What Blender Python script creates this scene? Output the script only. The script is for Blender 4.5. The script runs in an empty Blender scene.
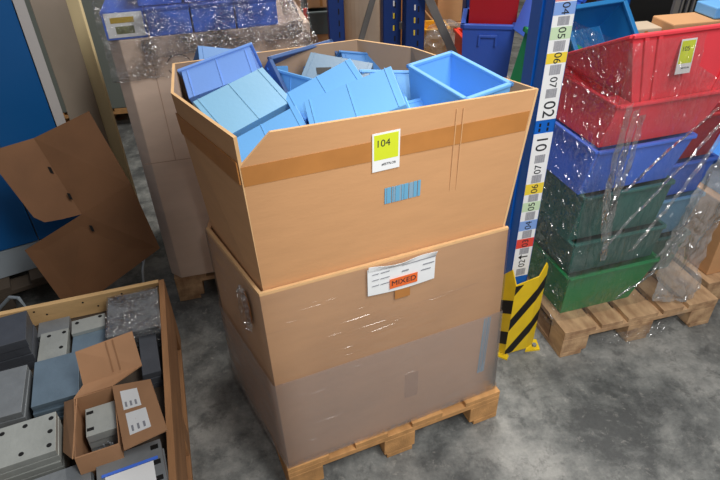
import bpy, bmesh, math, random
from mathutils import Vector, Matrix, noise
random.seed(7)
C = bpy.context.scene.collection
R = math.radians
DATA = {'bins': {'a_backleft': {'R': [[0.9163, -0.1594, 0.3674], [0.329, 0.8226, -0.4638], [-0.2283, 0.5458, 0.8062]], 't': [-0.3696, 1.8038, 1.2563], 'k': 'bottom', 'l': 0.23, 'w': 0.14}, 'b_left': {'R': [[0.9487, -0.2989, -0.1033], [0.1812, 0.7815, -0.597], [0.2592, 0.5476, 0.7956]], 't': [-0.4017, 1.7027, 1.26], 'k': 'side', 'l': 0.23, 'w': 0.11}, 'c_teal': {'R': [[0.7553, -0.6218, 0.2069], [0.6334, 0.6116, -0.4741], [0.1683, 0.4892, 0.8558]], 't': [-0.3066, 1.5258, 1.2565], 'k': 'bottom', 'l': 0.23, 'w': 0.14}, 'd_frontleft': {'R': [[0.8937, -0.3664, -0.259], [0.2474, 0.8839, -0.3969], [0.3743, 0.2907, 0.8805]], 't': [-0.2315, 1.3902, 1.19], 'k': 'bottom', 'l': 0.23, 'w': 0.14}, 'e_dark': {'R': [[0.7716, -0.4178, 0.4797], [0.6361, 0.5006, -0.5871], [0.0052, 0.7582, 0.652]], 't': [-0.1331, 1.7975, 1.2272], 'k': 'open', 'l': 0.23, 'w': 0.14}, 'f_small': {'R': [[0.7372, 0.1165, -0.6655], [-0.675, 0.1685, -0.7183], [0.0285, 0.9788, 0.2029]], 't': [-0.1995, 1.7309, 1.2161], 'k': 'side', 'l': 0.11, 'w': 0.084}, 'g_hole': {'R': [[0.9655, 0.2586, 0.0295], [-0.2249, 0.8859, -0.4057], [-0.131, 0.3851, 0.9135]], 't': [-0.0575, 1.8611, 1.1915], 'k': 'bottom', 'l': 0.23, 'w': 0.14}, 'h_mid': {'R': [[0.8937, -0.3664, -0.259], [0.2474, 0.8839, -0.3969], [0.3743, 0.2907, 0.8805]], 't': [-0.0837, 1.5442, 1.2612], 'k': 'bottom', 'l': 0.23, 'w': 0.11}, 'i_front': {'R': [[0.9414, -0.1933, -0.2764], [0.0828, 0.9269, -0.3662], [0.327, 0.3219, 0.8885]], 't': [-0.0024, 1.3741, 1.2892], 'k': 'bottom', 'l': 0.23, 'w': 0.14}, 'j_back': {'R': [[0.8681, -0.2065, 0.4514], [0.4364, 0.7507, -0.4959], [-0.2365, 0.6275, 0.7418]], 't': [0.0422, 1.8668, 1.2208], 'k': 'side', 'l': 0.23, 'w': 0.14}, 'k_back': {'R': [[0.9764, -0.0274, 0.2141], [0.1809, 0.6447, -0.7427], [-0.1177, 0.764, 0.6344]], 't': [0.1314, 1.7335, 1.1893], 'k': 'side', 'l': 0.14, 'w': 0.11}, 'l_open': {'R': [[0.9232, -0.3841, -0.0154], [0.381, 0.9196, -0.0956], [0.0509, 0.0824, 0.9953]], 't': [0.2849, 1.4506, 1.3064], 'k': 'open', 'l': 0.14, 'w': 0.23}, 'm_low': {'R': [[0.882, -0.4058, 0.2396], [0.4712, 0.7611, -0.4458], [-0.0014, 0.5061, 0.8625]], 't': [0.142, 1.48, 1.1971], 'k': 'side', 'l': 0.14, 'w': 0.11}}, 'rbin': {'R': [[0.9617, -0.2184, 0.1655], [0.2715, 0.6779, -0.6832], [0.037, 0.702, 0.7112]], 't': [1.0387, 2.4463, 1.1297]}, 'q': {'P1': [-1.2882, 1.5494, 0.4, 0.1281, 0.167, 0.4038], 'P2': [-1.1576, 1.5564, 0.3, 0.0991, 0.1779, 0.3167], 'P2b': [-1.2118, 1.6828, 0.285, 0.1132, 0.0833, 0.336], 'P3': [-1.062, 1.6666, 0.31, 0.1224, 0.0762, 0.3614], 'P3b': [-1.0307, 1.5755, 0.295, 0.1209, 0.146, 0.3037], 'P4': [-0.8784, 1.6701, 0.36, 0.187, 0.2294, 0.3], 'P5': [-1.0488, 1.3591, 0.35, 0.1457, 0.2106, 0.3605], 'P6': [-1.1944, 1.302, 0.35, 0.1159, 0.217, 0.3414], 'P7': [-1.0196, 1.0703, 0.4, 0.1924, 0.1512, 0.3834], 'P8': [-0.8888, 0.923, 0.37, 0.2292, 0.1195, 0.3956], 'P9': [-0.6696, 0.9731, 0.38, 0.1813, 0.1554, 0.3938], 'P10': [-0.7765, 1.4967, 0.33, 0.0612, 0.2402, 0.3524], 'P11': [-1.2438, 1.5666, 0.27, 0.0274, 0.0923, 0.2878], 'cart': [-0.8041, 1.1135, 0.43, 0.12, 0.2322, 0.3744]}, 'backflap': [[-0.8895, 1.2465, 0.435], [-0.725, 1.3233, 0.435], [-0.7578, 1.395, 0.52], [-0.9119, 1.308, 0.52]], 'rightflap': [[-0.7952, 1.2387, 0.435], [-0.6841, 1.004, 0.435], [-0.5561, 1.0253, 0.49], [-0.6556, 1.2134, 0.49]], 'leftflap': [[-0.8953, 1.1996, 0.43], [-0.8246, 0.9838, 0.43], [-0.9015, 1.057, 0.36], [-0.9727, 1.2439, 0.36]], 'lab1': [[-0.7405, 1.1725, 0.4555], [-0.6942, 1.18, 0.4672], [-0.6524, 1.1082, 0.4672], [-0.6973, 1.1012, 0.4555]], 'lab2': [[-0.686, 1.0832, 0.4555], [-0.6385, 1.0899, 0.4672], [-0.6001, 1.0238, 0.4672], [-0.6443, 1.0109, 0.4555]], 'holes': [[-0.9625, 1.1504, 0.4], [-0.9458, 1.1029, 0.4], [-0.9283, 1.0539, 0.4], [-1.0301, 1.1239, 0.4], [-0.9977, 1.0265, 0.4], [-1.087, 1.0976, 0.4]], 'p2holes': [[-1.1955, 1.6128, 0.3], [-1.146, 1.6321, 0.3], [-1.1255, 1.5524, 0.3]], 'p3holes': [[-1.1071, 1.6694, 0.31], [-1.0304, 1.7054, 0.31]], 'strip': [['p', 1.4137, 1.4249], ['04b', 1.3737, 1.4108], ['|', 1.3429, 1.3693], ['05g', 1.301, 1.3385], ['|', 1.2641, 1.2964], ['06y', 1.2263, 1.2594], ['|', 1.1892, 1.2215], ['07w', 1.1463, 1.1827], ['|', 1.1124, 1.1429], ['02W', 1.039, 1.1056], ['01W', 0.913, 0.9846], ['|', 0.8741, 0.9053], ['07w', 0.8303, 0.8662], ['|', 0.7936, 0.8262], ['06y', 0.7478, 0.7915], ['|', 0.7158, 0.7456], ['05g', 0.6746, 0.7137], ['|', 0.6346, 0.6702], ['04b', 0.5892, 0.6324], ['|', 0.5521, 0.5869], ['03r', 0.507, 0.5497], ['|', 0.4756, 0.5046], ['<', 0.4536, 0.4707], ['02w', 0.4087, 0.4511], ['|', 0.3705, 0.4036]], 'flat_low': [[-1.27, 1.905, 0.15], [-1.3795, 1.95, 0.4657], [-1.1226, 2.0, 0.6], [-0.9172, 2.06, 0.6976], [-0.8601, 2.03, 0.3968]], 'flat_r': [[-1.234, 2.06, 0.9114], [-1.0272, 2.13, 0.9844], [-0.9181, 2.062, 0.6965], [-1.1237, 2.002, 0.5987]], 'flat_l': [[-1.3602, 1.971, 0.9056], [-1.234, 2.06, 0.9114], [-1.1237, 2.002, 0.5987], [-1.1868, 1.961, 0.6039], [-1.2384, 1.9293, 0.6125], [-1.268, 1.9217, 0.6422], [-1.3641, 1.9558, 0.8764]], 'slots': [[-1.1978, 2.03, 0.788], [-1.1441, 2.0, 0.6858], [-1.0969, 1.99, 0.5371]], 'cam': [[0.999493, 0.031847, 0.0], [-0.018465, 0.579521, -0.814748], [-0.025947, 0.814335, 0.579815]]}

# ------------------------------------------------------------------ materials
MATS = {}
def srgb(r, g, b):
    f = lambda c: (c/255/12.92 if c/255 <= .04045 else ((c/255+.055)/1.055)**2.4)
    return (f(r), f(g), f(b), 1)
def mat(name, rgb, rough=.6, var=.0, scale=6.0, bump=0.0, bscale=60.0, metal=0.0, stretch=(1,1,1), spec=.5, rgb2=None, detail=5):
    if name in MATS: return MATS[name]
    m = bpy.data.materials.new(name); m.use_nodes = True
    nt = m.node_tree; b = nt.nodes['Principled BSDF']
    col = srgb(*rgb); b.inputs['Base Color'].default_value = col
    b.inputs['Roughness'].default_value = rough; b.inputs['Metallic'].default_value = metal
    b.inputs['Specular IOR Level'].default_value = spec
    tc = nt.nodes.new('ShaderNodeTexCoord'); mp = nt.nodes.new('ShaderNodeMapping')
    mp.inputs['Scale'].default_value = stretch
    nt.links.new(tc.outputs['Object'], mp.inputs['Vector'])
    if var > 0 or rgb2:
        n = nt.nodes.new('ShaderNodeTexNoise'); n.inputs['Scale'].default_value = scale; n.inputs['Detail'].default_value = detail
        nt.links.new(mp.outputs['Vector'], n.inputs['Vector'])
        r = nt.nodes.new('ShaderNodeValToRGB')
        if rgb2: a, z = col, srgb(*rgb2)
        else:
            a = tuple(c*(1-var) for c in col[:3])+(1,); z = tuple(min(1, c*(1+var)) for c in col[:3])+(1,)
        r.color_ramp.elements[0].position = .35; r.color_ramp.elements[1].position = .65
        r.color_ramp.elements[0].color = a; r.color_ramp.elements[1].color = z
        nt.links.new(n.outputs['Fac'], r.inputs['Fac']); nt.links.new(r.outputs['Color'], b.inputs['Base Color'])
    if bump > 0:
        n2 = nt.nodes.new('ShaderNodeTexNoise'); n2.inputs['Scale'].default_value = bscale; n2.inputs['Detail'].default_value = 4
        nt.links.new(mp.outputs['Vector'], n2.inputs['Vector'])
        bp = nt.nodes.new('ShaderNodeBump'); bp.inputs['Strength'].default_value = bump; bp.inputs['Distance'].default_value = .01
        nt.links.new(n2.outputs['Fac'], bp.inputs['Height']); nt.links.new(bp.outputs['Normal'], b.inputs['Normal'])
    MATS[name] = m; return m

def film(name, cover=.08, haze=(200,200,205), rough=.08, bump=.6, scale=30, stretch=(1,1,1), gloss=.06, streak=1.0, dist=.012, rot=(0,0,0), edge=.25):
    """clear stretch film: mostly see-through, a little milky, with glossy creases"""
    m = bpy.data.materials.new(name); m.use_nodes = True
    nt = m.node_tree; nt.nodes.clear(); N = nt.nodes.new; Lk = nt.links.new
    out = N('ShaderNodeOutputMaterial'); tr = N('ShaderNodeBsdfTransparent'); df = N('ShaderNodeBsdfDiffuse'); gl = N('ShaderNodeBsdfAnisotropic')
    tr.inputs['Color'].default_value = (.96,.96,.96,1)
    df.inputs['Color'].default_value = srgb(*haze); gl.inputs['Roughness'].default_value = rough
    tc = N('ShaderNodeTexCoord'); mp = N('ShaderNodeMapping'); mp.inputs['Scale'].default_value = stretch; mp.inputs['Rotation'].default_value = rot
    Lk(tc.outputs['Object'], mp.inputs['Vector'])
    n = N('ShaderNodeTexNoise'); n.inputs['Scale'].default_value = scale; n.inputs['Detail'].default_value = 4; n.inputs['Roughness'].default_value = .6
    n.inputs['Distortion'].default_value = .5; n.noise_type = 'RIDGED_MULTIFRACTAL'
    Lk(mp.outputs['Vector'], n.inputs['Vector'])
    bp = N('ShaderNodeBump'); bp.inputs['Strength'].default_value = bump; bp.inputs['Distance'].default_value = dist
    Lk(n.outputs['Fac'], bp.inputs['Height']); Lk(bp.outputs['Normal'], gl.inputs['Normal'])
    # milky creases, thin and drawn out
    n2 = N('ShaderNodeTexNoise'); n2.inputs['Scale'].default_value = scale*.5; n2.inputs['Detail'].default_value = 5; n2.noise_type = 'RIDGED_MULTIFRACTAL'
    mp2 = N('ShaderNodeMapping'); mp2.inputs['Scale'].default_value = stretch; mp2.inputs['Location'].default_value = (3,5,1); mp2.inputs['Rotation'].default_value = rot
    Lk(tc.outputs['Object'], mp2.inputs['Vector']); Lk(mp2.outputs['Vector'], n2.inputs['Vector'])
    mr = N('ShaderNodeMapRange'); mr.inputs['From Min'].default_value = .55; mr.inputs['From Max'].default_value = 1.6
    mr.inputs['To Min'].default_value = cover*(1-.6*min(1,streak)); mr.inputs['To Max'].default_value = cover*(1+1.5*streak)
    Lk(n2.outputs['Fac'], mr.inputs['Value'])
    m1 = N('ShaderNodeMixShader'); Lk(mr.outputs['Result'], m1.inputs['Fac']); Lk(tr.outputs[0], m1.inputs[1]); Lk(df.outputs[0], m1.inputs[2])
    lw = N('ShaderNodeLayerWeight'); lw.inputs['Blend'].default_value = .5
    mg = N('ShaderNodeMapRange'); mg.inputs['From Min'].default_value = .55; mg.inputs['From Max'].default_value = 1; mg.inputs['To Min'].default_value = gloss; mg.inputs['To Max'].default_value = gloss+edge
    Lk(lw.outputs['Facing'], mg.inputs['Value'])
    n3 = N('ShaderNodeTexNoise'); n3.inputs['Scale'].default_value = scale*.22; n3.inputs['Detail'].default_value = 3; Lk(tc.outputs['Object'], n3.inputs['Vector'])
    mk = N('ShaderNodeMapRange'); mk.inputs['From Min'].default_value = .40; mk.inputs['From Max'].default_value = .62; mk.inputs['To Min'].default_value = .35; mk.inputs['To Max'].default_value = 1.7
    Lk(n3.outputs['Fac'], mk.inputs['Value'])
    mu = N('ShaderNodeMath'); mu.operation = 'MULTIPLY'; Lk(mg.outputs['Result'], mu.inputs[0]); Lk(mk.outputs['Result'], mu.inputs[1])
    m2 = N('ShaderNodeMixShader'); Lk(mu.outputs[0], m2.inputs['Fac']); Lk(m1.outputs[0], m2.inputs[1]); Lk(gl.outputs[0], m2.inputs[2])
    Lk(m2.outputs[0], out.inputs['Surface'])
    MATS[name] = m; return m

card   = mat('cardboard_kraft', (202,152,106), .8, .03, 7, .06, 40, stretch=(1,1,5))
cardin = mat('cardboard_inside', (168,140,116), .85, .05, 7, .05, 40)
cardlo = mat('cardboard_lower', (204,158,116), .8, .03, 6, .05, 40, stretch=(1,1,5))
cardgr = mat('cardboard_grey_brown', (216,192,174), .8, .05, 4, .05, 30, stretch=(1,1,4))
carddk = mat('cardboard_brown', (118,82,54), .8, .12, 5, .06, 30)
cardedge = mat('cardboard_edge', (222,180,130), .85, .05, 20)
tape   = mat('paper_tape', (184,124,66), .45, .06, 12, spec=.4)
wood   = mat('pallet_wood', (196,146,92), .8, .18, 3, .25, 30, stretch=(6,1.2,6))
woodo  = mat('pallet_wood_worn', (206,170,130), .85, .25, 4, .3, 30, stretch=(5,2,5), rgb2=(160,124,92))
woodp  = mat('crate_wood', (214,176,124), .75, .10, 3, .15, 25, stretch=(1.5,6,8))
woodb  = mat('crate_wood_brown', (160,116,78), .8, .18, 3, .2, 25, stretch=(6,1,6))
woodd  = mat('dark_wood', (70,60,50), .9, .2, 4, .2, 30)
blueshade = mat('shaded_blue_plastic', (72,126,188), .5, .03, 4, .03, 90)  # bin blue darkened to carry the shade at the back of the carton
bluebin = mat('light_blue_plastic', (112,178,240), .5, .03, 4, .03, 90)
greyblueshade = mat('grey_blue_shaded_plastic', (96,126,152), .42, .03, 4, .03, 90)  # grey blue with the shade among the piled bins in its colour
blueteal = mat('teal_blue_plastic', (122,174,208), .4, .03, 4, .03, 90)
bluepale = mat('periwinkle_plastic', (124,166,240), .4, .03, 4, .03, 90)
bluedk = mat('deep_blue_plastic', (54,92,188), .4, .04, 4, .03, 90)
bluemid = mat('mid_blue_plastic', (76,122,232), .4, .04, 4, .03, 90)
bluecy = mat('cyan_blue_plastic', (28,110,170), .4, .04, 4, .03, 90)
red    = mat('red_plastic', (242,72,84), .38, .05, 4, .03, 90)
reddk  = mat('dark_red_plastic', (170,22,34), .4, .04, 4)
orange = mat('orange_red_plastic', (238,62,40), .45, .03, 4)
green  = mat('green_plastic', (34,138,78), .4, .05, 4, .03, 90)
greendk = mat('dark_green_plastic', (56,108,100), .45, .08, 4, .05, 90)
slate  = mat('slate_blue_shaded_plastic', (66,96,146), .42, .04, 4, .03, 90)  # slate tone taken darker, shade inside the carton put into the colour
greyp  = mat('grey_plastic', (96,108,110), .5, .06, 4)
rackb  = mat('rack_blue_paint', (10,98,196), .35, .05, 5, spec=.5)
rackn  = mat('rack_navy_paint', (20,56,124), .4, .06, 5)
steel  = mat('zinc_steel', (136,141,145), .5, .12, 9, .12, 60, metal=.35)
steell = mat('zinc_steel_light', (174,178,174), .5, .10, 9, .12, 60, metal=.3)
steelb = mat('zinc_steel_blue', (120,140,156), .45, .12, 8, .1, 60, metal=.35)
steeld = mat('dark_steel', (84,88,96), .5, .12, 8, .1, 60, metal=.35)
brace  = mat('galvanised_brace', (128,128,126), .5, .12, 8, metal=.4)
black  = mat('black_paint', (14,14,15), .6)
dark   = mat('dark_void', (26,26,28), .8)
white  = mat('white_paper', (236,238,240), .7, .02, 10)
lime   = mat('lime_label', (212,224,44), .6)
ink    = mat('print_ink', (40,44,50), .7)
inkg   = mat('grey_print', (146,148,156), .7)
cyan   = mat('cyan_print', (104,168,204), .75)
cyan2  = mat('cyan_print_pale', (132,166,190), .75)
orangel = mat('orange_sticker', (236,110,48), .6)
yellow = mat('safety_yellow', (232,196,28), .45, .06, 14)
labb   = mat('label_blue', (128,164,226), .6); labg = mat('label_green', (198,222,186), .6)
laby   = mat('label_yellow', (238,210,62), .6); labr = mat('label_red', (226,72,60), .6); labp = mat('label_pink', (226,150,150), .6)
cabblue = mat('cabinet_blue', (12,88,152), .4, .03, 3)
cabgrey = mat('cabinet_grey', (150,160,168), .5, .04, 3)
sheetm = mat('sheet_metal', (142,132,120), .42, .10, 3, metal=.25)
cream  = mat('cream_paint', (226,206,160), .6, .04, 5)
greywall = mat('grey_green_panel', (112,118,112), .8, .06, 3)
creamw = mat('cream_wall', (224,214,192), .8, .04, 2)
gold   = mat('gold_print', (190,160,50), .5)
olive  = mat('olive_print', (120,124,84), .7, .35, 60)
pbag   = film('clear_bag', .35, (225,225,225), .10, .7, 16, gloss=.12, dist=.05)
filmlo = film('stretch_film_clear', .26, (186,170,162), .16, .8, 9, (.8,.8,10), .07, 1.0, .012, (0,R(5),0), .4)
filmmk = film('stretch_film_milky', .42, (206,192,186), .2, .7, 8, (.8,.8,10), .07, .45, .012, (0,R(4),0), .4)
filmcr = film('stretch_film_crumpled', .05, (225,225,228), .11, 1.0, 34, (1,1,1), .15, 2.2, .06, edge=.12)
filmwr = film('stretch_film_streaks', .08, (224,224,228), .11, 1.0, 22, (2.2,2.0,.45), .14, 2.6, .06, (0,R(28),0), .12)
filmsv = film('stretch_film_silver', .08, (205,205,214), .12, 1.0, 50, (1,1,1.6), .32, 2.0, .06)

def floor_mat():
    m = bpy.data.materials.new('worn_concrete'); m.use_nodes = True
    nt = m.node_tree; b = nt.nodes['Principled BSDF']; N = nt.nodes.new; Lk = nt.links.new
    tc = N('ShaderNodeTexCoord')
    def nz(s, d, r, dist=0):
        n = N('ShaderNodeTexNoise'); n.inputs['Scale'].default_value = s; n.inputs['Detail'].default_value = d
        n.inputs['Roughness'].default_value = r; n.inputs['Distortion'].default_value = dist; Lk(tc.outputs['Object'], n.inputs['Vector']); return n
    a = nz(2.6, 12, .72, .15); ra = N('ShaderNodeValToRGB'); e = ra.color_ramp.elements
    e[0].position = .40; e[0].color = srgb(84,86,86); e[1].position = .62; e[1].color = srgb(160,160,156)
    mid = e.new(.5); mid.color = srgb(122,124,122)
    Lk(a.outputs['Fac'], ra.inputs['Fac'])
    c2 = nz(26, 10, .75, .3); rc = N('ShaderNodeValToRGB'); e = rc.color_ramp.elements
    e[0].position = .56; e[0].color = (0,0,0,1); e[1].position = .70; e[1].color = (.7,.7,.7,1)
    Lk(c2.outputs['Fac'], rc.inputs['Fac'])
    mx = N('ShaderNodeMixRGB'); Lk(rc.outputs['Color'], mx.inputs['Fac']); Lk(ra.outputs['Color'], mx.inputs[1]); mx.inputs[2].default_value = srgb(172,170,164)
    d2 = nz(9, 10, .78, .3); rd = N('ShaderNodeValToRGB'); e = rd.color_ramp.elements
    e[0].position = .52; e[0].color = (0,0,0,1); e[1].position = .62; e[1].color = (.6,.6,.6,1)
    Lk(d2.outputs['Fac'], rd.inputs['Fac'])
    mx2 = N('ShaderNodeMixRGB'); Lk(rd.outputs['Color'], mx2.inputs['Fac']); Lk(mx.outputs['Color'], mx2.inputs[1]); mx2.inputs[2].default_value = srgb(72,74,74)
    f2 = nz(70, 6, .8); rf_ = N('ShaderNodeValToRGB'); e = rf_.color_ramp.elements
    e[0].position = .38; e[0].color = (.86,.86,.86,1); e[1].position = .62; e[1].color = (1.0,1.0,1.0,1)
    Lk(f2.outputs['Fac'], rf_.inputs['Fac'])
    mx3 = N('ShaderNodeMixRGB'); mx3.blend_type = 'MULTIPLY'; mx3.inputs['Fac'].default_value = 1
    Lk(mx2.outputs['Color'], mx3.inputs[1]); Lk(rf_.outputs['Color'], mx3.inputs[2]); mx2 = mx3
    Lk(mx2.outputs['Color'], b.inputs['Base Color']); b.inputs['Roughness'].default_value = .55
    bp = N('ShaderNodeBump'); bp.inputs['Strength'].default_value = .15; bp.inputs['Distance'].default_value = .005
    Lk(c2.outputs['Fac'], bp.inputs['Height']); Lk(bp.outputs['Normal'], b.inputs['Normal'])
    return m
concrete = floor_mat()

# ------------------------------------------------------------------ mesh helpers
class MB:
    def __init__(s): s.v = []; s.f = []; s.mi = []; s.mats = []
    def _m(s, m):
        if m not in s.mats: s.mats.append(m)
        return s.mats.index(m)
    def add(s, vs, fs, m=None, M=None):
        o = len(s.v); s.v += [(M @ Vector(p)) if M else Vector(p) for p in vs]
        s.f += [[i+o for i in f] for f in fs]; s.mi += [s._m(m) if m else 0]*len(fs); return s
    def box(s, lo, hi, m=None, M=None):
        x0,y0,z0 = lo; x1,y1,z1 = hi
        return s.add([(x0,y0,z0),(x1,y0,z0),(x1,y1,z0),(x0,y1,z0),(x0,y0,z1),(x1,y0,z1),(x1,y1,z1),(x0,y1,z1)],
            [(3,2,1,0),(4,5,6,7),(0,1,5,4),(1,2,6,5),(2,3,7,6),(3,0,4,7)], m, M)
    def slab(s, poly, t, m=None, M=None):
        """planar polygon given thickness by the vector t"""
        n = len(poly); t = Vector(t); a = [Vector(p) for p in poly]; b = [p+t for p in a]
        return s.add(a+b, [list(range(n))[::-1], list(range(n, 2*n))] + [(i,(i+1)%n,(i+1)%n+n,i+n) for i in range(n)], m, M)
    def tube(s, path, r, n=8, m=None, M=None):
        P = [Vector(p) for p in path]; vs = []; fs = []
        for i, p in enumerate(P):
            d = (P[min(i+1,len(P)-1)]-P[max(i-1,0)]).normalized(); u = d.orthogonal().normalized(); w = d.cross(u)
            vs += [p+(u*math.cos(2*math.pi*k/n)+w*math.sin(2*math.pi*k/n))*r for k in range(n)]
        for i in range(len(P)-1): fs += [(i*n+k, i*n+(k+1)%n, (i+1)*n+(k+1)%n, (i+1)*n+k) for k in range(n)]
        fs += [list(range(n))[::-1], [(len(P)-1)*n+k for k in range(n)]]
        return s.add(vs, fs, m, M)
    def tub(s, bot, top, th, m=None, M=None, bt=None):
        """open container between a bottom loop and a top loop of the same length, walls th thick"""
        n = len(bot); B = [Vector(p) for p in bot]; T = [Vector(p) for p in top]
        cb = sum(B, Vector())/n; ct = sum(T, Vector())/n
        def ins(P, c):
            out = []
            for p in P:
                d = Vector((c.x-p.x, c.y-p.y, 0)); out.append(p+d.normalized()*th*1.3)
            return out
        Ti = ins(T, ct); Bi = [p+Vector((0,0,bt or th)) for p in ins(B, cb)]
        vs = B+T+Ti+Bi; fs = [list(range(n))[::-1], list(range(3*n, 4*n))]
        for i in range(n):
            j = (i+1)%n; fs += [(i,j,n+j,n+i),(n+i,n+j,2*n+j,2*n+i),(2*n+i,2*n+j,3*n+j,3*n+i)]
        return s.add(vs, fs, m, M)
    def build(s, name, m=None, parent=None, bevel=0, smooth=False, loc=None):
        me = bpy.data.meshes.new(name); me.from_pydata([tuple(v) for v in s.v], [], s.f)
        ms = s.mats or [m]
        for k in ms: me.materials.append(k if k else m)
        for p, i in zip(me.polygons, s.mi): p.material_index = i; p.use_smooth = smooth
        bm = bmesh.new(); bm.from_mesh(me); bmesh.ops.recalc_face_normals(bm, faces=bm.faces); bm.to_mesh(me); bm.free()
        o = bpy.data.objects.new(name, me); C.objects.link(o)
        if parent: o.parent = parent
        if bevel:
            b = o.modifiers.new('soft', 'BEVEL'); b.width = bevel; b.segments = 2; b.limit_method = 'ANGLE'; b.angle_limit = R(40)
        return o
def tag(o, label=None, cat=None, group=None, kind=None):
    if label: o['label'] = label
    if cat: o['category'] = cat
    if group: o['group'] = group
    if kind: o['kind'] = kind
    return o
def thing(name, label, cat, M=None, group=None):
    o = bpy.data.objects.new(name, None); C.objects.link(o); o.empty_display_size = .1
    if M is not None: o.matrix_world = M
    return tag(o, label, cat, group)
def frame(x, y, z, yaw): return Matrix.Translation((x, y, z)) @ Matrix.Rotation(R(yaw), 4, 'Z')
def rmat(Rm, t):
    M = Matrix([list(r)+[0] for r in Rm]+[[0,0,0,1]]); M.translation = Vector(t); return M
def copy_tree(o, parent=None):
    c = o.copy(); C.objects.link(c); c.parent = parent
    for ch in list(o.children): copy_tree(ch, c)
    return c
def text(name, s, size, M, m, parent, align='CENTER', depth=.0004):
    cu = bpy.data.curves.new(name, 'FONT'); cu.body = s; cu.size = size; cu.align_x = align; cu.align_y = 'CENTER'; cu.extrude = depth
    t = bpy.data.objects.new(name, cu); C.objects.link(t)
    bpy.context.view_layer.update()
    me = bpy.data.meshes.new_from_object(t.evaluated_get(bpy.context.evaluated_depsgraph_get())); bpy.data.objects.remove(t)
    me.materials.clear(); me.materials.append(m); me.transform(M)
    o = bpy.data.objects.new(name, me); C.objects.link(o); o.parent = parent; return o
# a local frame on an upright face: x along the face, y up, z out of it
def facing(x, y, z): return Matrix.Translation((x, y, z)) @ Matrix.Rotation(R(90), 4, 'X')

def pallet(label, M, W=.8, D=1.2, m=wood, long_boards=5, name='pallet', group=None):
    p = thing(name, label, 'pallet', M, group)
    bw = [.145,.10,.145,.10,.145]
    if long_boards == 4: bw = [.145,.12,.12,.145]
    gap = (W-sum(bw))/(len(bw)-1); x = 0
    for w in bw:
        MB().box((x,0,.122),(x+w,D,.144), m).build('deck_board', parent=p, bevel=.002); x += w+gap
    ys = (0, D/2-.05, D-.10)
    for y in ys: MB().box((0,y,.1),(W,y+.10,.122), m).build('stringer', parent=p, bevel=.002)
    for y in ys:
        for x0 in (0, W/2-.06, W-.12): MB().box((x0,y,.022),(x0+.12,y+.10,.1), m).build('block', parent=p, bevel=.003)
    for x0 in (0, W/2-.05, W-.10): MB().box((x0,0,0),(x0+.10,D,.022), m).build('bottom_board', parent=p, bevel=.002)
    return p

# ------------------------------------------------------------------ setting
tag(MB().add([(-7,-2,0),(7,-2,0),(7,9,0),(-7,9,0)], [(0,1,2,3)]).build('floor', concrete), kind='structure')
tag(MB().box((-7,8.9,0),(7,9.05,4.5)).build('wall_back', creamw), kind='structure')

# ------------------------------------------------------------------ the big octagonal carton on its pallet
F0 = frame(-.26, 1.126, 0, 21.4)
pallet('wooden pallet under the large carton full of light blue bins', F0 @ Matrix.Translation((-.005,-.012,0)), .815, .74, wood, 4)
lb = [(.004,0),(.79,.012),(.785,.56),(.62,.70),(.05,.70),(-.03,.63),(-.068,.47)]
lt = [(0,0,.886),(.747,0,.88),(.70,.54),(.57,.67),(.04,.66),(-.02,.60,.80),(-.064,.44,.835)]
lt = [(p[0],p[1],p[2] if len(p) > 2 else .87) for p in lt]
low = thing('octagonal_carton', 'lower stretch wrapped brown carton with a document pouch and MIXED sticker', 'carton', F0)
MB().tub([(x,y,.145) for x,y in lb], lt, .010, cardlo).build('carton_body', parent=low)
# lighter torn edge of corrugated board along the rim
e = MB()
for i in range(2):
    a, b = Vector(lt[(i*6)%7 if i else 0]), Vector(lt[1 if i == 0 else 0])
    if i: a, b = Vector(lt[6]), Vector(lt[0])
    n = Vector((b.y-a.y, a.x-b.x, 0)).normalized()
    e.slab([a+n*.001+Vector((0,0,-.004)), b+n*.001+Vector((0,0,-.004)), b+n*.001+Vector((0,0,.004)), a+n*.001+Vector((0,0,.004))], -n*.009)
e.build('rim', cardedge, low)
# document pouch over the rim of the front wall
def fz(x, z, off=.004):
    """a point on the front wall of the lower carton"""
    t = (z-.145)/(.88-.145); return (x, .006*(1-t)-off, z)
pch = MB()
nx = 14; vs = []; fs = []
for r, zz in enumerate((-.092,-.03,0)):
    for i in range(nx+1):
        u = i/nx; x = .294+.208*u; top = .877-.004*u**2-.007*math.sin(math.pi*u)
        vs.append(fz(x, top+zz, .010))
for r in range(2):
    for i in range(nx): fs.append((r*(nx+1)+i, r*(nx+1)+i+1, (r+1)*(nx+1)+i+1, (r+1)*(nx+1)+i))
pch.add(vs, fs, white)
pouch = pch.build('document_pouch', parent=low)
sm = pouch.modifiers.new('thick', 'SOLIDIFY'); sm.thickness = .0016
# folded-over top flap of the pouch
vs = []; fs = []
for i in range(nx+1):
    u = i/nx; x = .296+.206*u; top = .877-.004*u**2-.007*math.sin(math.pi*u)
    vs += [fz(x, top-.004, .012), fz(x, top+.012, .0135+.010*math.sin(math.pi*u*1.3)**2)]
for i in range(nx): fs.append((2*i,2*i+2,2*i+3,2*i+1))
fl = MB().add(vs, fs, white).build('pouch_flap', parent=pouch); fl.modifiers.new('thick', 'SOLIDIFY').thickness = .001
def onfront(x, z, off): return Matrix.Translation(fz(x, z, off)) @ Matrix.Rotation(R(90), 4, 'X')
MB().box((-.043,-.017,0),(.043,.017,.0008), orangel, onfront(.402,.809,.0135)).build('mixed_sticker', parent=pouch)
text('lettering', 'MIXED', .026, onfront(.402,.809,.0146) @ Matrix.Diagonal((1.0,.95,1,1)), ink, pouch)
pl = MB()
for k in range(3):
    for j,(w0,w1) in enumerate(((.01,.03),(.035,.062))):
        pl.box((w0,-.0013,0),(w1,.0013,.0006), inkg, onfront(.297, .858-.020*k-.0005*j, .0125))
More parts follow.
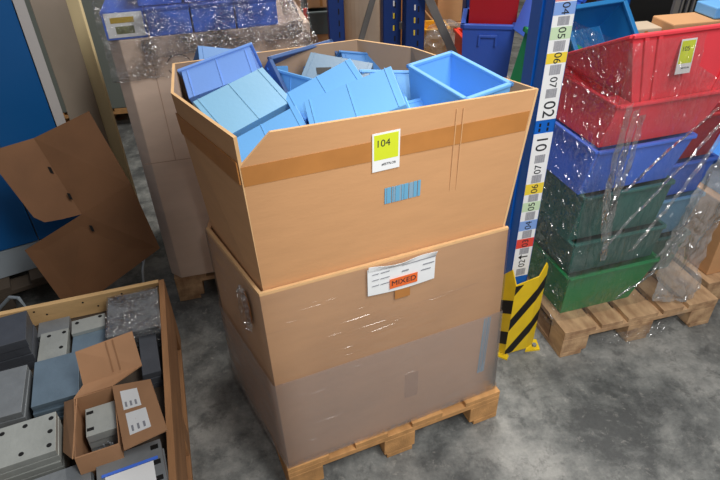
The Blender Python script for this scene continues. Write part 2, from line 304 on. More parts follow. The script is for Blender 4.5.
for k, (w0, w1) in enumerate(((.10,.205),(.165,.20),(.16,.19))): pl.box((w0,-.0018,0),(w1,.0018,.0006), inkg, onfront(.297, .865-.019*k, .0125))
pl.box((.10,-.0025,0),(.12,.0025,.0006), inkg, onfront(.297,.843,.0125))
pl.build('printed_lines', parent=pouch)
MB().box((-.024,-.024,0),(.024,.024,.0008), tape, onfront(.402,.766,.0075)).build('tape_patch', parent=low)
bl = MB()
for k in range(4): bl.box((.708+.007*k,.27,0),(.7135+.007*k,.53,.0006), cyan2 if k % 2 else cyan, onfront(0,0,.002))
bl.build('blue_print', parent=low)
MB().box((-.024,-.058,0),(.024,.058,.0006), mat('brown_print',(176,132,98),.8), onfront(.447,.335,.002)).build('pale_print', parent=low)
# hand hole in the left wall
hh = MB(); n = 18
cen = Vector((-.0205,.105,.765)); d = Vector((-.066,.44,0)).normalized(); nrm = Vector((-.44,-.066,0)).normalized()
ring = [(cen+d*(.026*math.cos(2*math.pi*k/n))+Vector((0,0,.062*math.sin(2*math.pi*k/n)))+nrm*.006) for k in range(n)]
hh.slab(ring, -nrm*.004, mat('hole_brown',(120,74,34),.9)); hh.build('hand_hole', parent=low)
rr = MB(); vs = []; fs = []
for k in range(40):
    a = 2*math.pi*k/40
    for q, s in enumerate((1.0,1.45)):
        jit = 1+.22*noise.noise(Vector((k*.9,q*3,1)))
        vs.append(cen+d*(.026*s*jit*math.cos(a))+Vector((0,0,.066*s**.6*jit*math.sin(a)))+nrm*(.008+.012*(q==0)+.006*noise.noise(Vector((k*1.7,q,5)))))
for k in range(40): j = (k+1)%40; fs.append((2*k,2*j,2*j+1,2*k+1))
rr.add(vs, fs, filmsv).build('torn_film', parent=low)

# stretch film around the lower carton
def shell(name, loopb, loopt, m, parent=None, nz=10, nsub=8, amp=.004, off=.006, closed=True, freq=6):
    vs = []; fs = []; n = len(loopb); cx = sum(p[0] for p in loopb)/n; cy = sum(p[1] for p in loopb)/n
    per = []
    seg = n if closed else n-1
    for i in range(seg):
        for k in range(nsub): per.append((i, k/nsub))
    if not closed: per.append((n-2, 1.0))
    for r in range(nz+1):
        t = r/nz
        for i, u in per:
            j = (i+1) % n; a = Vector(loopb[i])*(1-u)+Vector(loopb[j])*u; b = Vector(loopt[i])*(1-u)+Vector(loopt[j])*u
            p = a*(1-t)+b*t; dr = Vector((p.x-cx, p.y-cy, 0)).normalized()
            vs.append(p+dr*(off+amp*(.5+.5*noise.noise(p*freq)))+Vector((0,0,amp*noise.noise(p*freq*1.3+Vector((4,4,4))))))
    w = len(per)
    for r in range(nz):
        for k in range(w if closed else w-1):
            j = (k+1) % w; fs.append((r*w+k, r*w+j, (r+1)*w+j, (r+1)*w+k))
    return MB().add(vs, fs, m).build(name, parent=parent, smooth=True)
fw = thing('stretch_film', 'taut clear stretch film around the lower half of the big carton', 'stretch film', F0)
b3 = [(x,y,.146) for x,y in lb]
shell('film_layer', b3, [(x,y,z-.002) for x,y,z in lt], filmlo, fw, 12, 8, .002, .0045)
mid = [tuple(Vector(b3[i]).lerp(Vector(lt[i]), .545)) for i in range(7)]
shell('film_layer', b3, mid, filmmk, fw, 8, 8, .002, .0085)
shell('film_tail', [(x,y,.150) for x,y in lb], [(x,y,.175) for x,y in lb], filmwr, fw, 3, 10, .004, .012, freq=20)

# upper sleeve, standing inside the lower carton
slv = thing('carton_sleeve', 'tall open kraft cardboard sleeve with brown tape band and lime 104 label', 'carton', F0)
ctr = Vector((.36,.34,0))
def inset(p, d):
    v = Vector((ctr.x-p[0], ctr.y-p[1], 0)); return Vector(p)+v.normalized()*d
sb = [inset(p, .022) for p in [(0,0,.80),(.752,0,.80),(.70,.54,.80),(.57,.67,.80),(-.03,.70,.80),(-.064,.45,.80)]]
st = [Vector(p) for p in [(0,0,1.323),(.787,.012,1.292),(.682,.515,1.275),(.556,.675,1.275),(-.043,.675,1.285),(-.080,.43,1.285)]]
def panel(name, i, j, tops=None, th=.008, mi=card):
    a, b, c2, d2 = sb[i], sb[j], st[j], st[i]
    poly = [a, b]+(tops if tops else [c2, d2])
    n = (b-a).cross(d2-a).normalized()
    if n.dot(Vector((ctr.x,ctr.y,1))-a) < 0: n = -n
    o = MB(); o.slab(poly, n*th)
    ob = o.build(name, card, slv)
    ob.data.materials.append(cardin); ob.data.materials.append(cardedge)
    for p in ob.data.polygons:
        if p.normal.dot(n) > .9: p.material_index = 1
        elif abs(p.normal.dot(n)) < .2: p.material_index = 2
    return ob, n
fp, nf = panel('front_panel', 0, 1, [st[1], sb[0].lerp(st[0],.996)+Vector((.080,.0012,-.002)), sb[0].lerp(st[0],.865)+Vector((.004,0,0))])
lp, nl = panel('side_panel', 5, 0)
panel('corner_panel', 4, 5); bp_, _ = panel('back_panel', 3, 4); panel('corner_panel', 2, 3); panel('side_panel', 1, 2)
def onp(i, j, u, z):
    """point on a sleeve panel at share u of its length and height z"""
    def at(k): t = (z-sb[k].z)/(st[k].z-sb[k].z); return sb[k].lerp(st[k], t)
    return at(i).lerp(at(j), u)
tp = MB()
pts = [(.004,1.200,1.260),(.985,1.182,1.236)]
tp.slab([onp(0,1,pts[0][0],pts[0][1]), onp(0,1,pts[1][0],pts[1][1]), onp(0,1,pts[1][0],pts[1][2]), onp(0,1,pts[0][0],min(pts[0][2],1.249))], -nf*.0012, tape)
tp.build('tape_strip', parent=slv)
tp = MB()
for k in range(8):
    u0, u1 = k/8*.99, (k+1)/8*.99
    za = lambda u: 1.165+.040*u
    zb = lambda u: 1.228+.034*u
    tp.slab([onp(5,0,u0,za(u0))-nl*.0012, onp(5,0,u1,za(u1))-nl*.0012, onp(5,0,u1,zb(u1))-nl*.0012, onp(5,0,u0,zb(u0))-nl*.0012], -nl*.003, tape)
tp.build('tape_strip', parent=slv)
# frame lying on the front panel
o0 = onp(0,1,.5,1.1); xx = (onp(0,1,1,1.1)-onp(0,1,0,1.1)).normalized(); zz = -nf; yy = zz.cross(xx)
FM = Matrix(((xx.x,yy.x,zz.x,o0.x),(xx.y,yy.y,zz.y,o0.y),(xx.z,yy.z,zz.z,o0.z),(0,0,0,1)))
sx = o0.x
def sticker(parent, M, num, w=.073, h=.103, small='WESTFLOR'):
    s = MB(); s.box((-w/2,-h/2,0),(w/2,h/2,.0008), white, M); s.box((-w*.44,-h*.20,.0008),(w*.44,h*.45,.0012), lime, M)
    lab = s.build('lot_label', parent=parent)
    text('number', num, .026*w/.073, M @ Matrix.Translation((-w*.12, h*.22, .0014)), ink, lab)
    text('lettering', '#ESTFLOR', .0085*w/.073, M @ Matrix.Translation((w*.10,-h*.335,.0012)), ink, lab)
    return lab
sticker(slv, FM @ Matrix.Translation((.3555-sx, 1.2135-1.1, .0018)), '104')
bc = MB(); random.seed(3); x = 0
while x < .101:
    w = random.choice((.003,.005,.008,.012)); bc.box((.354-sx+x,-.040,0),(.354-sx+min(x+w,.102),.006+.002*random.random(),.0006), random.choice((cyan,cyan,cyan2)), FM); x += w+random.choice((0,.001,.002))
bc.build('blue_barcode', parent=slv)
# soft vertical creases of the board
cr = MB()
for u in (.70,.725): cr.box((u*.78-sx-.0012,-.05,0),(u*.78-sx+.0012,.185,.0005), mat('crease',(207,160,114),.85), FM)
cr.build('crease', parent=slv)

# ------------------------------------------------------------------ light blue bins thrown into the carton
L_, W_, H_ = .23, .14, .11
def make_bin(kind):
    """local origin = centre of the face that shows; that face looks along +z"""
    b = MB(); th = .004
    if kind == 'bottom':      # upside down: closed bottom at z=0, rim at z=-H
        l, w = L_/2, W_/2; k = .93
        b.tub([(-l*k,-w*k,0),(-l*k,w*k,0),(l*k,w*k,0),(l*k,-w*k,0)], [(-l,-w,-H_),(-l,w,-H_),(l,w,-H_),(l,-w,-H_)], th, bt=-th)
        rim = MB()
        for q in ((-l,-w,l,-w+.006),(-l,w-.006,l,w),(-l,-w,-l+.006,w),(l-.006,-w,l,w)): rim.box((q[0]-.003,q[1]-.003,-H_-.002),(q[2]+.003,q[3]+.003,-H_+.009))
        rib = MB()
        for x in (-l*.80, 0, l*.80): rib.box((x-.0012,-w*k,0),(x+.0012,w*k,.0016))
    elif kind == 'side':      # lying on its side, opening downwards away from us
        l, w = L_/2, H_/2
        b.tub([(-l*.95,-w,-.006),(-l*.95,-w,-W_+.006),(l*.95,-w,-W_+.006),(l*.95,-w,-.006)], [(-l,w,0),(-l,w,-W_),(l,w,-W_),(l,w,0)], th)
        # tub() lays its floor along z: build walls by hand instead
        b = MB(); b.box((-l*.96,-w,-.004),(l*.96,w,0)); b.box((-l*.96,-w,-W_),(l*.96,w,-W_+.004)); b.box((-l*.96,-w,-W_),(l*.96,-w+.004,0))
        b.box((-l*.96,-w,-W_),(-l*.96+.004,w,0)); b.box((l*.96-.004,-w,-W_),(l*.96,w,0))
        rim = MB(); rim.box((-l-.002,w-.010,-.004),(l+.002,w,.004)); rim.box((-l-.002,w-.010,-W_-.004),(l+.002,w,-W_+.004))
        rim.box((-l-.004,w-.010,-W_-.004),(-l+.004,w,.004)); rim.box((l-.004,w-.010,-W_-.004),(l+.004,w,.004))
        rib = MB()
        for x in (-l*.80, 0, l*.80): rib.box((x-.0012,-w,0),(x+.0012,w-.01,.0016))
    else:                     # opening towards us
        l, w = L_/2, W_/2; k = .93
        b.tub([(-l*k,-w*k,-H_),(l*k,-w*k,-H_),(l*k,w*k,-H_),(-l*k,w*k,-H_)], [(-l,-w,0),(l,-w,0),(l,w,0),(-l,w,0)], th)
        rim = MB()
        for q in ((-l,-w,l,-w+.004),(-l,w-.004,l,w),(-l,-w,-l+.004,w),(l-.004,-w,l,w)): rim.box((q[0]-.004,q[1]-.004,-.008),(q[2]+.004,q[3]+.004,.001))
        rib = MB()
        for x in (-l*.5, l*.5): rib.box((x-.0012,-w*1.0-.002,-H_*.9),(x+.0012,-w*.95,-.01))
    return b, rim, rib
BL = dict(a_backleft=('blue bin upside down at the back left corner of the big carton', blueshade),
 b_left=('periwinkle blue bin on its side against the left carton wall', bluepale),
 c_teal=('greyish teal bin lying bottom up in front of the periwinkle bin', blueteal),
 d_frontleft=('blue bin under the greyish teal bin at the notched carton corner', bluebin),
 e_dark=('tilted slate blue open bin darkened for shade behind the middle bins', slate),
 f_small=('small blue bin end beside the tilted open bin', bluebin),
 g_hole=('shade-darkened grey blue bin with a dark square hole in its bottom', greyblueshade),
 h_mid=('upturned light blue bin tilted behind the frontmost bin', bluebin),
 i_front=('largest upturned light blue bin above the 104 label', bluebin),
 j_back=('shade-darkened blue bin against the back wall of the big carton', blueshade),
 k_back=('blue bin behind the open bin near the back right corner', bluebin),
 l_open=('open light blue bin showing its inside at the right carton corner', bluebin),
 m_low=('blue bin sunk between the frontmost bin and the open bin', bluebin))
ADJ = dict(a_backleft=(1.0,(-.005,0,-.005)), b_left=(1.0,(0,0,.01)), c_teal=(1.08,(0,0,-.012)), e_dark=(1.06,(-.003,.03,-.005)), g_hole=(.94,(.003,-.11,.05)), f_small=(.9,(0,0,-.02)),
 i_front=(1.15,(-.005,.03,-.01)), l_open=(1.08,(-.008,.070,-.002),8), j_back=(.80,(0,.03,-.01)))
for key, d in DATA['bins'].items():
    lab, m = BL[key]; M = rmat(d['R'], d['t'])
    if key == 'l_open': M = M @ Matrix.Rotation(R(90), 4, 'Z')
    sc_, off, rz = (tuple(ADJ.get(key, (1,(0,0,0))))+(0,))[:3]
    M = Matrix.Translation(off) @ M @ Matrix.Rotation(R(rz), 4, 'Z') @ Matrix.Scale(sc_, 4)
    t = thing('storage_bin', lab, 'bin', M, 'blue bins in the big carton')
    b, rim, rib = make_bin(d['k'])
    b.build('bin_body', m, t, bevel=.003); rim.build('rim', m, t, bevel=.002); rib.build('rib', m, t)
    if key == 'g_hole':
        MB().add([(-.069,-.003,.0018),(-.022,.011,.0018),(-.012,-.014,.0018),(-.058,-.031,.0018)], [(0,1,2,3)], black).build('square_hole', parent=t)
    if key == 'l_open':
        MB().box((-.02,-.0745,-.026),(.03,-.070,-.004), bluepale).build('label_holder', parent=t)

# ------------------------------------------------------------------ rack upright with location labels
FP = frame(.599, 1.795, 0, 14)
up = thing('rack_upright', 'bright blue rack upright carrying the long strip of location labels', 'rack post', FP)
pb = MB(); pb.box((-.004,0,0),(.074,.004,3.0)); pb.box((-.004,0,0),(0,.125,3.0)); pb.box((.070,0,0),(.074,.06,3.0))
pb.box((-.010,.052,0),(-.004,.060,3.0)); pb.build('post', rackb, up)
MB().box((-.03,-.02,0),(.09,.14,.006)).build('base_plate', rackn, up)
for k in range(4):
    q = (k % 2)*.030; zz_ = .994+.018*(k//2)
    MB().box((.014+q,-.0012,zz_),(.021+q,-.0002,zz_+.012), black).build('slot', parent=up)
def strip(z0, z1):
    s = MB().box((-.001,-.0016,z0),(.071,-.0002,z1), white).build('label_strip', parent=up); return s
s_up = strip(1.036, 1.432); s_lo = strip(.366, .987)
fc = {'b':labb,'g':labg,'y':laby,'r':labr,'w':None,'W':None,'p':labp}
random.seed(5)
for typ, z0, z1 in DATA['strip']:
    par = s_up if z0 > 1.02 else s_lo; zc = (z0+z1)/2
    if typ == 'p':
        MB().box((-.001,-.0022,z0),(.071,-.0017,z1), labp).build('label_field', parent=par)
    elif typ == '|':
        b = MB(); x = .018
        while x < .056:
            w = random.choice((.0012,.002,.003)); b.box((x,-.0022,z0),(min(x+w,.057),-.0017,z1), inkg); x += w+random.choice((.0008,.0014))
        b.box((.018,-.0019,z0),(.057,-.0017,z1), mat('barcode_pale',(196,196,202),.7)); b.build('barcode', parent=par)
    elif typ == '<':
        MB().add([(.016,-.0022,zc),(.030,-.0022,z1+.004),(.030,-.0022,zc+.003),(.056,-.0022,zc+.003),(.056,-.0022,zc-.003),(.030,-.0022,zc-.003),(.030,-.0022,z0-.004)], [(0,1,2,3,4,5,6)], black).build('arrow', parent=par)
    else:
        if fc[typ[2]]: MB().box((-.001,-.0022,z0),(.071,-.0017,z1), fc[typ[2]]).build('label_field', parent=par)
        sz = .060 if typ[2] == 'W' else .037
        rot = -90 if z0 > 1.02 else 90
        text('number', typ[:2], sz, facing(.037, -.0024, zc) @ Matrix.Rotation(R(rot), 4, 'Z'), ink, par)
# yellow and black post protector
pr = thing('post_protector', 'yellow steel post protector with black hazard stripes on the floor', 'post guard', Matrix())
plan = [(.553,1.772),(.594,1.706),(.692,1.738),(.728,1.765)]
tops = [.385,.452,.395,.392,.472]
pp = MB()
P3 = [Vector((x,y,0)) for x,y in plan]; outn = [Vector((-.82,-.57,0)), Vector((.28,-.96,0)), Vector((.58,-.81,0))]
segs = [(P3[0],P3[1],[(0,.395),(.62,.455),(1,.395)]),(P3[1],P3[2],[(0,.395),(1,.412)]),(P3[2],P3[3],[(0,.412),(.75,.462),(1,.44)])]
for (a,b,tp_), n in zip(segs, outn):
    poly = [a+Vector((0,0,.02)), b+Vector((0,0,.02))]+[a.lerp(b,u)+Vector((0,0,z)) for u,z in reversed(tp_)]
    pp.slab(poly, -n*.005)
pp.build('guard_plate', yellow, pr)
ft = MB(); ft.slab([(.520,1.742,0),(.603,1.690,0),(.615,1.712,0),(.560,1.790,0)], (0,0,.008)); ft.build('foot', yellow, pr); ft = MB(); ft.slab([(.690,1.734,0),(.755,1.742,0),(.755,1.80,0),(.72,1.80,0)], (0,0,.008)); ft.build('foot', yellow, pr)
MB().tube([(.735,1.762,.008),(.735,1.762,.018)], .010, 6).build('bolt', steel, pr)
st_ = MB()
for (a,b,tp_), n in zip(segs[:1]+[(P3[1],P3[3],[])], (outn[0],outn[1])):
    pass
def stripe(a, b, n, lo0, lo1, h, zmin=.022, zmax=.40):
    L0 = [(0,lo0),(1,lo1),(1,lo1+h),(0,lo0+h)]
    # clip to zmin..zmax by simple subdivision in u
    K = 12
    for k in range(K):
        u0, u1 = k/K, (k+1)/K
        q = [(u0,lo0+(lo1-lo0)*u0),(u1,lo0+(lo1-lo0)*u1),(u1,lo0+(lo1-lo0)*u1+h),(u0,lo0+(lo1-lo0)*u0+h)]
        q = [(u,min(max(z,zmin),zmax)) for u,z in q]
        if max(z for _,z in q)-min(z for _,z in q) < .004 or (q[2][1]-q[1][1] < .002 and q[3][1]-q[0][1] < .002): continue
        if q[2][1]-q[1][1] < .0005 : q = [q[0],q[1],q[3]]
        elif q[3][1]-q[0][1] < .0005: q = [q[0],q[1],q[2]]
        st_.slab([a.lerp(b,u)+Vector((0,0,z)) for u,z in q], n*.0010, black)
for lo in (-.16,.03,.20): stripe(P3[0], P3[1], outn[0], lo, lo+.05, .07)
for lo in (-.02,.155,.345): stripe(P3[1], P3[2], outn[1], lo, lo+.135, .062, zmax=.392)
stripe(P3[2], P3[3], outn[2], .115, .16, .062); stripe(P3[2], P3[3], outn[2], .29, .335, .062)
st_.build('hazard_stripe', parent=pr)

# ------------------------------------------------------------------ right: wrapped stack of bins
FR = frame(.826, 1.695, 0, 14)
pallet('worn wooden pallet under the stretch wrapped red blue and green bins', FR, .74, .90, woodo)
FS = frame(.847, 1.783, 0, 15.5)
def bigbin(name, label, M, bot, top, z0, z1, m, D=.45, rim=.012, drop=0, db=.03, ribs=(), group=None, tx=None):
    """bin with its long wall towards us: bot/top = (x0,x1) at the bottom and at the rim; drop lowers the far rim"""
    t = thing(name, label, 'bin', M, group)
    (a0,a1),(c0,c1) = bot, top
    B = [(a0,db,z0),(a1,db,z0),(a1,D-db,z0),(a0,D-db,z0)]; T = [(c0,0,z1),(c1,0,z1),(c1,D,z1-drop),(c0,D,z1-drop)]
    MB().tub(B, T, .006).build('bin_body', m, t, bevel=.004)
    r = MB(); To = [Vector(p) for p in T]; cc = sum(To, Vector())/4
    for i in range(4):
        p, q = To[i], To[(i+1)%4]
        n = Vector((q.y-p.y, p.x-q.x, 0)).normalized()
        if n.dot(p-cc) < 0: n = -n
        r.slab([p-n*.004+Vector((0,0,-rim)), q-n*.004+Vector((0,0,-rim)), q+n*.010+Vector((0,0,-rim)), p+n*.010+Vector((0,0,-rim))], (0,0,rim))
    r.build('rim', m, t, bevel=.003)
    for u in ribs:
        rb = MB(); p0 = Vector(B[0]).lerp(Vector(B[1]), u); p1 = Vector(T[0]).lerp(Vector(T[1]), u)
        n = Vector((0,-1,0)); w = Vector((.008,0,0))
        rb.slab([p0-w, p0+w, p1+w-Vector((0,0,rim)), p1-w-Vector((0,0,rim))], n*.007); rb.build('rib', m, t, bevel=.002)
    return t
G = 'wrapped picking bins on the worn pallet'
bigbin('picking_bin', 'bright green bin at the bottom of the wrapped stack', FS, (.0,.335), (-.02,.40), .144, .365, green, ribs=(), group=G)
bigbin('picking_bin', 'lower dark green bin standing on the bright green bin', FS, (-.01,.385), (-.035,.375), .362, .535, greendk, group=G)
bigbin('picking_bin', 'upper dark green bin right below the blue bin', FS, (-.045,.345), (-.03,.345), .532, .742, greendk, group=G)
bigbin('picking_bin', 'royal blue bin between the dark green and the red bins', FS, (-.045,.335), (-.025,.375), .738, .925, bluemid, group=G)
bigbin('picking_bin', 'lower red bin on top of the royal blue bin', FS, (-.005,.40), (.015,.46), .920, 1.085, red, group=G, D=.44)
rt = bigbin('picking_bin', 'topmost red bin with the lime 105 label', FS @ Matrix.Translation((0,-.005,0)), (.075,.46), (-.002,.50), 1.078, 1.315, red, D=.40, drop=.19, ribs=(.10,.20,.84), group=G, db=.02)
ML = FS @ Matrix.Translation((0,-.005,0))
loc = Matrix.Translation((.213,.0015,1.226)) @ Matrix.Rotation(R(90-4.8), 4, 'X')
sticker(rt, loc @ Matrix.Translation((0,0,.0095)), '105', .058, .11)
d = DATA['rbin']
M = rmat(d['R'], d['t']); t = thing('picking_bin', 'large open cyan blue bin tilted behind the red bins', 'bin', M, G)
l, w, h = .15, .13, .17
MB().tub([(-l*.85,-w*.85,-h),(l*.85,-w*.85,-h),(l*.85,w*.85,-h),(-l*.85,w*.85,-h)], [(-l,-w,0),(l,-w,0),(l,w,0),(-l,w,0)], .006).build('bin_body', bluecy, t, bevel=.004)
r = MB()
for q in ((-l,-w,l,-w+.004),(-l,w-.004,l,w),(-l,-w,-l+.004,w),(l-.004,-w,l,w)): r.box((q[0]-.008,q[1]-.008,-.014),(q[2]+.008,q[3]+.008,.001))
r.build('rim', bluecy, t, bevel=.003)
# second column of the load, further back
FS2 = frame(.847, 1.783, 0, 15.5) @ Matrix.Translation((.20,.48,0))
for k, (z0, z1, m, lb_) in enumerate(((.144,.40,greendk,'dark green bin hidden low behind the bright green bin'),(.40,.66,bluemid,'blue bin behind the upper dark green bin'),(.66,.95,bluecy,'cyan blue bin under the tilted open cyan bin'))):
    bigbin('picking_bin', lb_, FS2, (0,.40), (-.01,.42), z0, z1, m, D=.28, group=G)
FS3 = frame(.847, 1.783, 0, 15.5) @ Matrix.Translation((.44,.12,0))
for k, (z0, z1, m, lb_) in enumerate(((.144,.36,greendk,'dark green bin at the right rear of the wrapped load'),(.36,.56,blueteal,'teal bin glimpsed through the film right of the dark green bins'),(.56,.73,bluemid,'small blue bin through the film at the right of the royal blue bin'),(.73,.93,reddk,'dark red bin through the film at the right of the royal blue bin'))):
    bigbin('picking_bin', lb_, FS3, (0,.20), (-.01,.22), z0, z1, m, D=.31, group=G)
# crumpled film over the load
def sheet(name, grid, m, parent, amp=.012, freq=9, fine=.005, nu=60, nv=60):
    """grid = rows of control points; bilinear inside, then crumpled along both directions"""
    rows = len(grid); cols = len(grid[0]); vs = []; fs = []
    for a in range(nv+1):
        t = a/nv*(rows-1); i = min(int(t), rows-2); t -= i
        for b in range(nu+1):
            u = b/nu*(cols-1); j = min(int(u), cols-2); u -= j
            p = (Vector(grid[i][j])*(1-u)+Vector(grid[i][j+1])*u)*(1-t)+(Vector(grid[i+1][j])*(1-u)+Vector(grid[i+1][j+1])*u)*t
            q = p*freq
            off = noise.noise_vector(q)*amp+noise.noise_vector(q*3.1+Vector((7,1,3)))*fine+noise.noise_vector(q*8+Vector((1,9,3)))*fine*.4
            vs.append(p+off)
    for a in range(nv):
        for b in range(nu):
            k = a*(nu+1)+b; fs.append((k,k+1,k+nu+2,k+nu+1))
    return MB().add(vs, fs, m).build(name, parent=parent, smooth=True)
fr = thing('stretch_film', 'crumpled clear film wrapped over the red blue and green bins', 'stretch film', FS)
# wraps the left end and the near side of the column
prof = [(.125,-.06,.0),(.30,-.05,-.025),(.45,-.055,-.03),(.64,-.065,-.03),(.83,-.065,-.028),(.95,-.05,-.03),(1.06,-.03,-.035),(1.20,-.012,-.028),(1.30,-.03,-.022)]
g1 = [[(x-.02,.42,z),(x-.02,.15,z),(x,y-.005,z)] for z,x,y in prof]
sheet('film_side', g1, filmcr, fr, .006, 14, .004, 40, 80)
g2 = [[(x,y-.006,z),(x+.10,y-.010,z),(x+.25,y-.010,z),(.435+.05*(z>1.0)+.03*(z<.2),y-.006,z)] for z,x,y in prof]
for i_ in (7,8): g2[i_] = [g2[i_][0]]+[(p[0]*.55-.01,p[1],p[2]) for p in g2[i_][1:]]
sheet('film_front', g2, filmwr, fr, .005, 10, .004, 50, 80)
g3 = [[(.50,-.055,1.10),(.58,-.06,1.10),(.74,-.03,1.14)],[(.44,-.06,.92),(.50,-.09,.92),(.68,-.05,.92)],[(.41,-.05,.74),(.48,-.10,.70),(.63,-.05,.70)],[(.40,-.03,.52),(.46,-.09,.48),(.60,-.03,.48)],[(.40,-.02,.30),(.47,-.07,.30),(.60,-.01,.3)],[(.40,-.03,.17),(.50,-.09,.155),(.64,-.04,.17)]]
sheet('film_hanging', g3, film('stretch_film_loose', .62, (206,206,206), .12, 1.0, 20, (1.6,1.6,.7), .34, .7, .06), fr, .024, 8, .010, 60, 90)
fcrease = film('stretch_film_folded', .30, (222,222,224), .10, 1.0, 30, (1.5,1.5,.6), .42, 1.2, .06)
for pts in ([(.0,-.072,1.12),(-.012,-.078,.95),(-.01,-.082,.78),(.02,-.085,.60)], [(.03,-.07,1.10),(.015,-.08,.92),(.03,-.082,.70),(.045,-.08,.50)], [(.055,-.07,1.08),(.05,-.08,.90),(.02,-.083,.72)],
            [(.42,-.07,1.03),(.28,-.08,.86),(.12,-.085,.68),(.03,-.085,.56)], [(.43,-.07,.97),(.31,-.082,.75),(.16,-.085,.52)], [(.36,-.07,1.06),(.18,-.08,.92),(.06,-.082,.80)],
            [(.44,-.06,.80),(.40,-.08,.62),(.30,-.08,.45)], [(.40,-.075,.55),(.30,-.085,.38),(.16,-.08,.28)]):
    P_ = [Vector(p) for p in pts]; w_ = random.uniform(.006,.014)
    sheet('film_crease', [[p+Vector((-w_,.004,-w_*.5)), p+Vector((0,-.004,0)), p+Vector((w_,.004,w_*.5))] for p in P_], fcrease, fr, .004, 22, .003, 6, 50)
vs = MB(); sheet('film_tail', [[(.10,-.11,.10),(.25,-.115,.11),(.40,-.12,.13),(.52,-.12,.16)],[(.10,-.10,.05),(.25,-.125,.045),(.40,-.13,.06),(.50,-.125,.13)]], filmcr, fr, .008, 12, .004, 40, 12)

# carton and pallet at the right edge
FK = frame(1.57, 2.03, 0, 16)
pallet('wooden pallet at the right edge under the plain brown carton', FK @ Matrix.Translation((-.03,-.05,0)), .8, .56, woodo)
ct = thing('carton', 'plain brown carton standing at the right edge behind the film', 'carton', FK)
MB().box((0,0,.146),(.6,.5,.50), card).build('carton_body', parent=ct, bevel=.004)
MB().box((0,.24,.5),(.6,.30,.5012), tape).build('tape_strip', parent=ct)
bigbin('picking_bin', 'light blue bin on the plain brown carton at the right edge', FK @ Matrix.Translation((.02,.02,0)), (.02,.5), (0,.54), .502, .66, bluebin, D=.42)

# ------------------------------------------------------------------ left back: tall wrapped carton with blue boxes on top
FL = frame(-.886, 2.122, 0, 13.5)
pallet('wooden pallet under the tall grey brown carton', FL @ Matrix.Translation((.01,.01,0)), .74, .74, woodo, 4)
tc_ = thing('tall_carton', 'tall grey brown carton behind the big carton on the left', 'carton', FL)
MB().slab([(.0,.05,.146),(.045,0,.146),(.74,0,.146),(.74,.72,.146),(0,.72,.146)], (0,0,1.10), cardgr).build('carton_body', parent=tc_, bevel=.004)
pr_ = MB(); pr_.box((.14,-.001,.75),(.143,.0005,1.24)); pr_.box((.02,-.001,.748),(.72,.0005,.751)); pr_.build('seam', mat('seam_brown',(186,158,140),.85), tc_)
ringm = MB(); pts = [(.235+.045*math.cos(a),-.0012,1.135+.040*math.sin(a)) for a in [R(20+k*10) for k in range(15)]]; ringm.tube(pts, .0012, 5); pts = [(.235+.045*math.cos(a),-.0012,1.135+.040*math.sin(a)) for a in [R(200+k*10) for k in range(15)]]; ringm.tube(pts, .0012, 5)
ringm.tube([(.235,-.0012,1.12),(.235,-.0012,1.15)], .0012, 5); ringm.build('round_mark', ink, tc_)
x = .002
labs = ['blue box with a white and gold label on top of the tall carton','second blue box from the white label in the bottom row','third blue box from the white label in the bottom row','rightmost blue box of the row on the tall carton']
for k, w in enumerate((.148,.158,.158,.158)):
    t = thing('blue_box', labs[k], 'box', FL @ Matrix.Translation((x,0,0)), 'blue boxes on the tall carton')
    MB().box((.003,0,1.247),(w-.003,.30,1.343), bluemid).build('box_body', parent=t, bevel=.004)
    MB().box((.001,-.002,1.330),(w-.001,.302,1.345), bluedk).build('lid', parent=t, bevel=.003)
    if k == 0:
        s = MB(); s.box((.012,-.0035,1.256),(w-.008,-.0008,1.340), white); lb0 = s.build('paper_label', parent=t)
        MB().box((.030,-.0050,1.306),(.110,-.0036,1.325), gold).build('gold_bar', parent=lb0)
        MB().box((.042,-.0050,1.268),(.105,-.0036,1.294), olive).build('printed_lines', parent=lb0)
    x += w
labs = ['left blue box of the upper row over the white label','middle blue box of the upper row on the tall carton','right blue box of the upper row on the tall carton']
x = .13
for k in range(3):
    t = thing('blue_box', labs[k], 'box', FL @ Matrix.Translation((x,.03,0)), 'blue boxes on the tall carton')
    MB().box((.003,0,1.347),(.155,.30,1.44), bluemid).build('box_body', parent=t, bevel=.004)
    MB().box((.001,-.002,1.43),(.157,.302,1.446), bluedk).build('lid', parent=t, bevel=.003); x += .16
fl_ = thing('stretch_film', 'silvery crumpled film over the blue boxes on the tall carton', 'stretch film', FL)
g = [[(-.012,-.012,z),(.2,-.016,z),(.42,-.016,z),(.66,-.014,z),(.74+.03*(z<1.25),-.01,z)] for z in (1.10,1.17,1.25,1.34,1.46)]
sheet('film_front', g, filmsv, fl_, .006, 16, .004, 90, 40)
sheet('film_front', [[(.12,-.02,1.17),(.4,-.022,1.19),(.7,-.02,1.20)],[(.12,-.02,1.245),(.4,-.02,1.255),(.72,-.02,1.26)]], film('stretch_film_bunched', .25, (196,192,200), .12, 1.0, 60, (1,1,1.5), .4, 1.6, .06), fl_, .008, 20, .005, 90, 16)
sheet('film_end', [[(.70,-.02,1.05),(.755,.0,1.05),(.765,.4,1.05)],[(.66,-.02,1.2),(.735,.0,1.2),(.745,.4,1.2)],[(.60,-.02,1.46),(.625,.0,1.46),(.635,.4,1.46)]], filmsv, fl_, .010, 14, .006, 30, 30)

